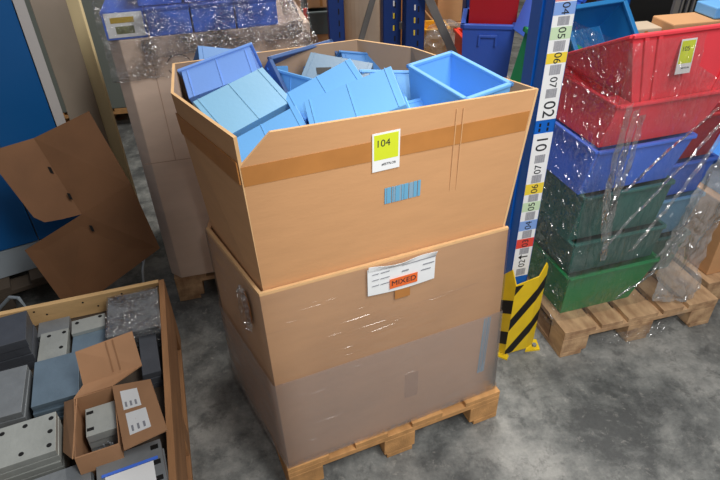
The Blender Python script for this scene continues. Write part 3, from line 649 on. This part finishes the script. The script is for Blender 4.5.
# ------------------------------------------------------------------ left: cabinet, door panel, post, flattened carton
pallet('dark pallet under the blue cabinet', frame(-1.305,2.413,0,29.6) @ Matrix.Translation((-1.0,-.10,0)), .98, .62, woodd, 5)
FCB = frame(-1.305, 2.413, 0, 29.6)
cab = thing('steel_cabinet', 'tall dark blue steel cabinet with pale grey plinth', 'cabinet', FCB)
MB().box((-.95,.004,.146),(0,.40,1.95), cabgrey).build('carcass', parent=cab)
MB().box((-.95,-.012,.146),(-.0,.004,.285), cabgrey).build('plinth', parent=cab, bevel=.003)
MB().box((-.255,-.016,.292),(-.022,.004,1.93), cabblue).build('door', parent=cab, bevel=.003)
MB().box((-.945,-.016,.292),(-.260,.004,1.93), cabblue).build('door', parent=cab, bevel=.003)
MB().box((-.018,-.018,.20),(.022,.004,1.95), mat('door_edge',(190,186,184),.5)).build('edge_strip', parent=cab)
pm = thing('metal_panel', 'bare sheet metal panel leaning between the cabinet and the pale post', 'panel', Matrix())
a, b = Vector((-1.272,2.435,.02)), Vector((-1.208,2.60,.02))
MB().slab([a, b, b+Vector((0,0,1.7)), a+Vector((0,0,1.7))], (.003,-.001,0), sheetm).build('sheet', parent=pm)
MB().slab([a+Vector((0,0,1.68)), b+Vector((0,0,1.68)), b+Vector((0,0,1.7)), a+Vector((0,0,1.7))], (.006,-.003,0), sheetm).build('folded_edge', parent=pm)
po = thing('upright_post', 'pale cream upright post between the sheet metal and the tall carton', 'post', frame(-1.205,2.61,0,10))
MB().box((-.012,0,.006),(.046,.04,1.9), cream).build('post', parent=po, bevel=.003); MB().box((-.03,-.03,0),(.075,.08,.006), steel).build('base_plate', parent=po)
fc_ = thing('flattened_carton', 'flattened brown carton with slots leaning on the blue cabinet', 'carton', Matrix())
nrm = Vector((.25,-.90,.30)).normalized()
MB().slab(DATA['flat_low'], nrm*.005, carddk).build('lower_panel', parent=fc_)
MB().slab(DATA['flat_r'], nrm*.005, carddk).build('upper_panel', parent=fc_)
MB().slab(DATA['flat_l'], nrm*.005, carddk).build('folded_panel', parent=fc_)
for p in DATA['slots']:
    p = Vector(p)+nrm*.0062
    MB().slab([p+Vector((-.007,0,.016)), p+Vector((.004,.002,.012)), p+Vector((.008,0,-.016)), p+Vector((-.003,-.002,-.012))], nrm*.0012, black).build('slot', parent=fc_)
tag(MB().tube([(-.98,1.98,.0),(-.965,1.99,.2),(-.95,2.0,.30),(-.94,2.06,.37)], .005, 8, cabgrey).build('cable'), 'pale cable hanging behind the wooden crate near its rear corner', 'cable')
tag(MB().tube([(-1.70,2.02,.06),(-1.56,1.98,.19),(-1.50,1.95,.21),(-1.46,1.93,.12),(-1.45,1.92,.01)], .008, 8, cabgrey).build('hose'), 'thin grey hose bent on the floor in front of the cabinet plinth', 'hose')
# grey load on a pallet far behind
pallet('orange pallet far behind under the grey green load', frame(-2.35,4.15,0,8), .8, .8, wood)
gl_ = thing('load_box', 'grey green boxed load seen between the pale post and the tall carton', 'box', frame(-2.35,4.15,0,8))
MB().box((0,.0,.146),(.8,.8,1.6), greywall).build('box_body', parent=gl_, bevel=.006); MB().box((-.004,-.004,1.55),(.804,.804,1.61), greywall).build('lid', parent=gl_)

# ------------------------------------------------------------------ wooden crate with steel plates
FC = frame(-.820, 1.888, 0, 16.5)
pallet('pallet carrying the wooden crate of steel plates', FC @ Matrix.Translation((-.8,-1.2,0)), .8, 1.2, woodb)
cr_ = thing('wooden_crate', 'open wooden crate holding steel plates in the near left', 'crate', FC)
MB().box((-.8,-.022,.145),(-.022,0,.344), woodp).build('back_board', parent=cr_, bevel=.002)
MB().box((-.022,-1.2,.145),(0,0,.340), woodb).build('side_board', parent=cr_, bevel=.002)
MB().box((-.8,-1.2,.145),(-.778,-.022,.342), woodb).build('side_board', parent=cr_, bevel=.002)
MB().box((-.778,-1.2,.145),(-.022,-1.178,.342), woodp).build('front_board', parent=cr_, bevel=.002)
MB().box((-.778,-1.178,.145),(-.022,-.022,.255), woodd).build('floor_board', parent=cr_)
for x, z in ((-.03,.325),(-.17,.326),(-.32,.322),(-.46,.30),(-.50,.325),(-.27,.29)):
    MB().tube([(x,-.0225,z),(x,-.0235,z)], .004, 8, black).build('nail', parent=cr_)
def plate(name, label, q, z0, z1, m, group, holes=(), slots=0):
    M = frame(q[0], q[1], 0, math.degrees(q[5])); w, dd = q[3]/2, q[4]/2
    o = thing(name, label, 'steel plate', M, group)
    MB().box((-w,-dd,z0),(w,dd,z1), m).build('plate_body', parent=o, bevel=.0015)
    Mi = M.inverted()
    for h in holes:
        p = Mi @ Vector((h[0],h[1],z1))
        MB().tube([(p.x,p.y,z1-.001),(p.x,p.y,z1+.0006)], .0075, 12, black).build('hole', parent=o)
    for k in range(slots):
        y = -dd*.7+k*dd*1.4/max(1,slots-1)
        MB().box((w-.030,y-.008,z1-.001),(w-.008,y+.008,z1+.0006), black).build('slot', parent=o)
    return o
q = DATA['q']
def stack(key, names, m, z0, n, group, holes=(), slots=0, jit=.004):
    v = q[key]; t = (v[2]-z0)/n; random.seed(hash(key) % 1 + len(key) + int(key[1:2] if key[1:2].isdigit() else 0))
    for k in range(n):
        vv = list(v); top = k == n-1
        if not top: vv[0] += random.uniform(-jit,jit); vv[1] += random.uniform(-jit,jit); vv[5] += random.uniform(-.02,.02)
        lab = names if top else names.replace('topmost ', '') + ', lower in its stack'
        plate('steel_plate', ('topmost plate of the ' if top else 'lower plate in the ')+names, vv, z0+k*t, z0+(k+1)*t-.0008, m, group, holes if top else (), slots if top else 0)
Z = .2555
stack('P1', 'dark steel stack at the crate rear left', steeld, Z, 4, 'plates of the dark rear stack')
stack('P2', 'holed plate pair beside the dark rear stack', steell, Z, 2, 'holed plates by the rear board', DATA['p2holes'])
stack('P2b', 'short grey stack against the rear board', steel, Z, 1, 'plates along the rear board')
stack('P3', 'narrow light stack against the rear board', steell, Z, 2, 'plates along the rear board', DATA['p3holes'])
stack('P3b', 'bluish pair in front of the narrow light stack', steelb, Z, 2, 'bluish plates in the middle')
stack('P4', 'film wrapped stack in the rear right crate corner', steel, Z, 8, 'plates of the wrapped stack', jit=.002)
stack('P5', 'bluish grey stack left of the small carton', steelb, Z, 6, 'plates of the bluish stack', jit=.005)
stack('P6', 'grey stack at the crate left edge', steel, Z, 4, 'plates of the left stack')
stack('P7', 'bright stack with round bolt holes', steell, Z, 6, 'plates of the holed stack', DATA['holes'])
stack('P8', 'slotted stack at the bottom of the photo', steel, Z, 6, 'plates of the slotted stack', slots=2)
stack('P9', 'grey stack in front of the small carton', steel, Z, 6, 'plates of the front right stack', slots=3)
stack('P10', 'dark pile between the wrapped stack and the small carton', steeld, Z, 3, 'plates of the dark right pile')
stack('P11', 'dark pile under the holed pair and left of the bluish stack', steeld, Z, 1, 'plates of the dark middle pile')
# film over the wrapped plates
v = q['P4']; t = thing('stretch_film', 'small piece of shiny film over the rear right plate stack', 'stretch film', frame(v[0],v[1],0,math.degrees(v[5])))
w, dd = v[3]/2+.004, v[4]/2+.004
sheet('film_top', [[(-w,dd,.363),(0,dd,.363),(w,dd,.363)],[(-w,-dd,.363),(0,-dd,.363),(w,-dd,.363)],[(-w,-dd-.004,.28),(0,-dd-.004,.28),(w,-dd-.004,.28)]], filmsv, t, .002, 20, .0012, 40, 40)
# small open carton with labels, plates and bolts
v = q['cart']; FQ = frame(v[0],v[1],0,math.degrees(v[5])); w, dd = v[3]/2, v[4]/2
sc = thing('small_carton', 'small open brown carton with two white labels on its flap', 'carton', FQ)
kraft = mat('cardboard_small', (168,126,92), .8, .08, 7, .05, 40)
MB().tub([(-w,-dd,Z),(w,-dd,Z),(w,dd,Z),(-w,dd,Z)], [(-w,-dd,.43),(w,-dd,.43),(w,dd,.43),(-w,dd,.43)], .004, kraft).build('carton_body', parent=sc)
Mi = FQ.inverted()
def flap(pts, name='flap', m=kraft, t=.004):
    P = [Mi @ Vector(p) for p in pts]; n = (P[1]-P[0]).cross(P[3]-P[0]).normalized()
    if n.z > 0: n = -n
    return MB().slab(P, n*t, m).build(name, parent=sc)
bf = DATA['backflap']; flap([(Vector(bf[0])).lerp(Vector(bf[0]),0), bf[1], bf[2], bf[3]])
flap([bf[0], bf[1], DATA['rightflap'][0], FQ @ Vector((-w,dd,.43))])
bq = [Vector(p) for p in bf]; bn = (bq[1]-bq[0]).cross(bq[3]-bq[0]).normalized(); bn = bn if bn.z > 0 else -bn
for u in (.52,.64):
    cp = [bq[0].lerp(bq[1],u+d_).lerp(bq[3].lerp(bq[2],u+d_),v_) for d_, v_ in ((-.012,.08),(.012,.08),(.012,.97),(-.012,.97))]
    MB().slab([Mi @ (p+bn*.003) for p in cp], (Mi.to_3x3() @ bn)*.0006, mat('crease_brown',(146,106,74),.85)).build('crease', parent=sc)
rf = flap(DATA['rightflap'])
flap(DATA['leftflap'])
flap([FQ @ Vector((-w,-dd,.43)), FQ @ Vector((w,-dd,.43)), FQ @ Vector((w,-dd-.012,.37)), FQ @ Vector((-w,-dd-.012,.37))])
rP = [Vector(p) for p in DATA['rightflap']]; rn = (rP[1]-rP[0]).cross(rP[3]-rP[0]).normalized()
if rn.z < 0: rn = -rn
def onflap(u, v): return rP[0].lerp(rP[3],u).lerp(rP[1].lerp(rP[2],u), v)
for v0, v1, u0, u1 in ((.12,.44,.18,.62),(.50,.84,.20,.70)):
    P = [Mi @ (onflap(u,v)+rn*.0006) for u,v in ((u0,v0),(u1,v0),(u1,v1),(u0,v1))]
    lb1 = MB().slab(P, (Mi.to_3x3() @ rn)*.0006, white).build('paper_label', parent=sc)
    pm_ = MB()
    for i in range(3):
        uu = u0+(u1-u0)*(.14+.28*i); vv = v0+(v1-v0)*.62
        Q4 = [Mi @ (onflap(a,b)+rn*.0014) for a,b in ((uu,vv),(uu+.05,vv),(uu+.05,vv+(v1-v0)*.26),(uu,vv+(v1-v0)*.26))]
        pm_.slab(Q4, (Mi.to_3x3() @ rn)*.0004, inkg)
    pm_.build('printed_lines', parent=lb1)
for k in range(4):
    o = thing('bracket_plate', ('light zinc bracket uppermost inside the small carton','second light zinc bracket from the top inside the small carton','third light zinc bracket from the top inside the small carton','light zinc bracket lowest inside the small carton')[3-k], 'steel plate', FQ @ Matrix.Translation((.003*k,.048-.006*k,.006*k)), 'brackets in the small carton')
    MB().box((-.045,-.055,Z+.006+.03*k),(.042,.055,Z+.0358+.03*k), steell).build('plate_body', parent=o, bevel=.0015)
    for y in (-.03,.035): MB().box((-.042,y-.006,Z+.0352+.03*k),(-.022,y+.006,Z+.0364+.03*k), black).build('slot', parent=o)
random.seed(9)
for k in range(10):
    tag(MB().tube([(-.016+.006*k,-.085+random.uniform(-.008,.004),Z+.005),(-.014+.006*k,-.068+random.uniform(-.01,.01),Z+.135+random.uniform(-.02,.015))], .0028, 6, steel).build('bolt'), 'grey threaded rod in the bundle inside the small carton', 'bolt', 'rods in the small carton').matrix_world = FQ
tag(MB().slab([(-.05,-.11,Z+.005),(-.012,-.11,Z+.005),(-.022,-.075,Z+.005),(-.05,-.075,Z+.005)], (0,0,.135), bluemid).build('blue_bag', bevel=.012), 'crumpled blue plastic bag inside the small carton', 'bag').matrix_world = FQ
# paper and blue strap on the front right plates
v = q['P9']; FQ9 = frame(v[0],v[1],.3805,math.degrees(v[5])); pw, pd = v[3]/2, v[4]/2
o = tag(MB().box((-pw*.75,-pd*1.0,0),(pw*.70,pd*.1,.001), white).build('paper_sheet'), 'white paper sheet lying on the front right steel plates', 'paper'); o.matrix_world = FQ9
o = tag(MB().box((-pw*.85,pd*.12,0),(pw*.85,pd*.24,.002), bluemid).build('blue_strap'), 'blue strap lying across the front right steel plates', 'strap'); o.matrix_world = FQ9

# ------------------------------------------------------------------ behind: racks, bins and cartons
def post(label, x, y, w, dpt, m=rackn, h=2.6):
    t = thing('rack_post', label, 'rack post', frame(x,y,0,6))
    b = MB(); b.box((0,0,0),(w,.004,h)); b.box((0,0,0),(.004,dpt,h)); b.box((w-.004,0,0),(w,dpt,h)); b.build('post', m, t)
    z = .62
    while z < 1.3:
        MB().box((w*.62,-.001,z),(w*.70,0,z+.03), black).build('slot', parent=t); z += .06
    MB().box((-.005,-.02,0),(w+.005,dpt+.02,.006), m).build('base_plate', parent=t); return t
post('single navy rack post in the left background', -.13, 3.2, .085, .09)
p1 = post('left one of the paired navy rack posts behind the big carton', .165, 3.3, .10, .10)
p2 = post('right one of the paired navy rack posts behind the big carton', .28, 3.2, .105, .10)
for t, xx_ in ((p1,.055),(p2,.045)):
    for z in (.92,.985,1.05): MB().box((xx_,-.003,z),(xx_+.008,-.001,z+.028), laby if z < 1.0 else white).build('yellow_tag', parent=t)
tag(MB().box((.255,3.29,.93),(.30,3.32,.965), brace).build('cross_bar'), 'short grey cross bar joining the paired navy rack posts', 'bar')
def bar(label, a, b, r=.022):
    a, b = Vector(a), Vector(b); d = (b-a).normalized(); u = d.cross(Vector((0,1,0))).normalized()
    m_ = MB().slab([a-u*r, b-u*r, b+u*r, a+u*r], (0,.03,0), brace).build('diagonal_brace', bevel=.003); tag(m_, label, 'brace')
bar('grey diagonal brace leaning left of the paired navy posts', (-.10,3.40,.40), (.19,3.40,1.30), .016)
bar('thick grey diagonal brace running down right of the paired navy posts', (.30,3.15,1.30), (.66,3.15,.60), .022)
def carton(label, x, y, z0, w, dpt, h, m=card, yaw=6, name='carton'):
    t = thing(name, label, 'carton', frame(x,y,0,yaw)); MB().box((0,0,z0),(w,dpt,z0+h), m).build('carton_body', parent=t, bevel=.006)
    MB().box((w*.45,-.001,z0+.01),(w*.55,0,z0+h-.01), tape).build('tape_strip', parent=t); return t
FT = frame(-.60,3.5,0,6)
pallet('pallet behind the single navy rack post', FT, .55, .8, woodo)
carton('lower tan carton behind the tall carton film', -.58, 3.52, .146, .50, .5, .70, card)
carton('upper tan carton behind the tall carton film', -.54, 3.54, .848, .24, .45, .50, card)
carton('brown carton above the grey bin in the left background', -.262, 3.56, .988, .16, .34, .35, cardlo)
bigbin('storage_tub', 'grey tub with sloping rim behind the single navy post', frame(-.262,3.50,0,6), (.02,.15), (0,.17), .846, .985, greyp, D=.4)
tag(MB().box((-.285,3.50,.848),(-.265,3.53,1.0)).build('red_strip', orange), 'small red upright strip beside the grey tub', 'strip')
pallet('pallet behind the paired navy rack posts', frame(-.02,3.78,0,4), .50, .8, woodo)
rl = thing('wrapped_roll', 'pale wrapped roll standing between the navy rack posts', 'roll', frame(.055,3.9,0,0))
vs_ = MB(); vs_.tube([(0,0,.146),(0,0,1.5)], .118, 28, mat('wrapped_paper',(214,198,178),.5,.06,5,.2,20)); vs_.build('roll_body', parent=rl, smooth=False)
MB().tube([(0,0,1.5),(0,0,1.52)], .05, 16, carddk).build('core', parent=rl)
carton('pale carton to the right of the wrapped roll', .19, 3.95, .146, .27, .4, 1.3, mat('cardboard_pale',(222,196,160),.8,.05,6))
pallet('pallet under the stacked cartons right of the braces', frame(.52,4.1,0,4), .7, .8, woodo)
carton('lower carton of the stack right of the thick brace', .56, 4.12, .146, .52, .6, .42, card)
carton('middle carton of the stack right of the thick brace', .57, 4.13, .568, .50, .58, .155, card)
carton('top carton of the stack right of the thick brace', .58, 4.14, .725, .46, .56, .35, card)
bigbin('storage_tub', 'yellow tub low behind the thick grey brace', frame(.47,3.88,0,4), (.01,.14), (0,.16), .522, .76, mat('yellow_plastic',(240,176,40),.45), D=.20)
tag(MB().box((.47,3.88,.0),(.62,4.06,.52), carddk).build('wooden_box', bevel=.004), 'brown box carrying the yellow tub behind the brace', 'box')
bag = bpy.data.meshes.new('plastic_bag'); bm = bmesh.new(); bmesh.ops.create_icosphere(bm, subdivisions=4, radius=.14)
for v in bm.verts:
    v.co.z *= 1.25; v.co += noise.noise_vector(v.co*14)*.035+noise.noise_vector(v.co*40)*.012
bm.to_mesh(bag); bm.free(); bag.materials.append(pbag)
o = bpy.data.objects.new('plastic_bag', bag); C.objects.link(o); o.location = (.575,3.66,.70); tag(o, 'crumpled clear plastic bag beside the orange red bin', 'bag')
tag(MB().box((.47,3.52,0),(.68,3.80,.55), carddk).build('carton', bevel=.004), 'brown carton under the crumpled clear plastic bag', 'carton')
post('navy rack post standing right of the stacked cartons', .70, 3.75, .05, .08)
# bins between the big carton and the labelled upright
FB = frame(.52, 2.62, 0, 6)
pallet('pallet behind the labelled upright carrying the loose bins', FB @ Matrix.Translation((-.06,.02,0)), .72, .8, woodo)
carton('carton holding up the royal blue tub behind the upright', .53, 2.80, .146, .34, .45, .57, cardgr)
def tubbin(label, M, w, D, h, m, t=.88, handle=True, cat='bin'):
    o = thing('storage_tub', label, cat, M); l, k = w/2, D/2
    MB().tub([(-l*t,-k*t,0),(l*t,-k*t,0),(l*t,k*t,0),(-l*t,k*t,0)], [(-l,-k,h),(l,-k,h),(l,k,h),(-l,k,h)], .006).build('tub_body', m, o, bevel=.006)
    r = MB()
    for q4 in ((-l,-k,l,-k+.004),(-l,k-.004,l,k),(-l,-k,-l+.004,k),(l-.004,-k,l,k)): r.box((q4[0]-.010,q4[1]-.010,h-.022),(q4[2]+.010,q4[3]+.010,h))
    r.build('rim', m, o, bevel=.004)
    if handle:
        y = -k*(t+(1-t)*.75)
        g_ = MB(); g_.box((-.045,y-.014,h*.70),(-.035,y+.004,h*.84)); g_.box((.035,y-.014,h*.70),(.045,y+.004,h*.84)); g_.box((-.045,y-.014,h*.82),(.045,y+.004,h*.86)); g_.build('handle', m, o, bevel=.003)
    return o
tubbin('royal blue tub with a moulded handle under the red tub', FB @ Matrix.Translation((.20,.36,.717)) @ Matrix.Rotation(R(-18),4,'Z'), .25, .30, .345, bluedk)
tubbin('dark red tub standing in the royal blue tub', FB @ Matrix.Translation((.22,.375,1.035)) @ Matrix.Rotation(R(-18),4,'Z'), .24, .26, .40, reddk, .94, False)
tubbin('small orange red bin left of the royal blue tub', frame(.655,3.30,.0,6) @ Matrix.Translation((0,0,.56)), .12, .22, .335, orange, .95, False)
carton('narrow carton under the small orange red bin', .59, 3.18, 0, .13, .25, .56, card)
M = FB @ Matrix.Translation((.36,.02,.70)) @ Matrix.Rotation(R(-22),4,'Y') @ Matrix.Rotation(R(10),4,'X')
tubbin('green bin tilted against the royal blue tub', frame(.755,2.52,.64,8) @ Matrix.Rotation(R(14),4,'Y') , .17, .22, .46, green, .85, False)
tubbin('violet blue bin tilted on the green bin beside the upright', frame(.83,2.74,1.02,8) @ Matrix.Rotation(R(24),4,'Y'), .16, .20, .25, bluemid, .85, False)
carton('carton under the tilted green bin behind the upright', .69, 2.42, .0, .16, .20, .62, cardgr)
# right background above the red bin
p3 = post('blue rack post at the top right behind the red bins', 1.44, 3.35, .10, .10, rackb)
p4 = post('blue rack post left of the dark panel at the top right', 1.33, 3.2, .07, .09, rackn)
gr = thing('wire_grid', 'grey wire grid standing at the top right behind the red bin', 'grid', frame(1.66,3.1,0,8))
gm = MB()
for k in range(12): gm.box((.02*k*1.6,0,.30),(.02*k*1.6+.010,.012,1.12))
gm.build('bars', brace, gr); MB().box((-.01,-.004,1.10),(.38,.016,1.13), brace).build('top_rail', parent=gr); MB().box((-.01,-.004,0),(.02,.016,1.13), brace).build('side_rail', parent=gr); MB().box((.35,-.004,0),(.38,.016,1.13), brace).build('side_rail', parent=gr)
MB().slab([(.0,-.03,.86),(.012,-.03,.845),(.52,-.03,1.16),(.508,-.03,1.175)], (0,.026,0), brace).build('diagonal_bar', parent=gr)
pallet('pallet of the dark load at the top right', frame(1.35,3.45,0,5), .8, .8, woodo)
dk = thing('dark_crate', 'black crate between the blue rack posts at the top right', 'crate', frame(1.40,3.50,0,5))
MB().box((0,0,.146),(.75,.7,1.3), black).build('crate_body', parent=dk, bevel=.006); MB().box((-.005,-.005,1.26),(.755,.705,1.31), black).build('lid', parent=dk)
carton('open tan carton behind the topmost red bin', 1.42, 2.62, .0, .55, .16, 1.10, card, 10)
carton('low pale carton left of the open tan carton', 1.25, 2.66, .0, .16, .12, 1.07, mat('cardboard_ash',(190,172,150),.8,.05,6), 10)
tag(MB().box((-.1,0,0),(.1,.14,.05), bluebin).build('folded_bin', bevel=.006), 'light blue bin lid on the open tan carton at the right', 'lid').matrix_world = frame(1.72,2.69,1.102,10)

# ------------------------------------------------------------------ camera, light
cam = bpy.data.cameras.new('camera'); co = bpy.data.objects.new('camera', cam); C.objects.link(co)
cam.sensor_width = 36; cam.lens = 581/720*36; cam.clip_start = .02
M = Matrix([list(r)+[0] for r in DATA['cam']]+[[0,0,0,1]]); M.translation = (0,0,1.85); co.matrix_world = M
bpy.context.scene.camera = co
def area(name, loc, target, size, energy, col=(1,1,1), sy=None):
    l = bpy.data.lights.new(name, 'AREA'); l.energy = energy; l.color = col; l.size = size
    if sy: l.shape = 'RECTANGLE'; l.size_y = sy
    o = bpy.data.objects.new(name, l); C.objects.link(o); o.location = loc
    o.rotation_euler = (Vector(target)-Vector(loc)).to_track_quat('-Z','Y').to_euler(); return o
def spot(name, loc, target, energy, angle, blend, radius, col=(1,1,1)):
    l = bpy.data.lights.new(name, 'SPOT'); l.energy = energy; l.color = col; l.spot_size = R(angle); l.spot_blend = blend; l.shadow_soft_size = radius
    o = bpy.data.objects.new(name, l); C.objects.link(o); o.location = loc
    o.rotation_euler = (Vector(target)-Vector(loc)).to_track_quat('-Z','Y').to_euler(); return o
WORLD = .14; EXPO = .25
area('ceiling_light', (1.4,-.3,3.5), (.45,1.5,.6), .9, 74, (1,.98,.95), 1.8)
spot('camera_flash', (.10,-.02,2.02), (.55,1.5,.55), 52, 72, 1.0, .03, (1,.99,.97))
area('ceiling_light', (.6,3.4,4.0), (.4,4.0,0), 1.2, 110, (1,.96,.9), 2.0)

w = bpy.data.worlds.new('world'); bpy.context.scene.world = w; w.use_nodes = True
w.node_tree.nodes['Background'].inputs['Color'].default_value = (1,1,1,1); w.node_tree.nodes['Background'].inputs['Strength'].default_value = WORLD
vs = bpy.context.scene.view_settings; vs.view_transform = 'Standard'; vs.look = 'None'; vs.exposure = EXPO; vs.gamma = 1
bpy.context.scene.cycles.transparent_max_bounces = 24
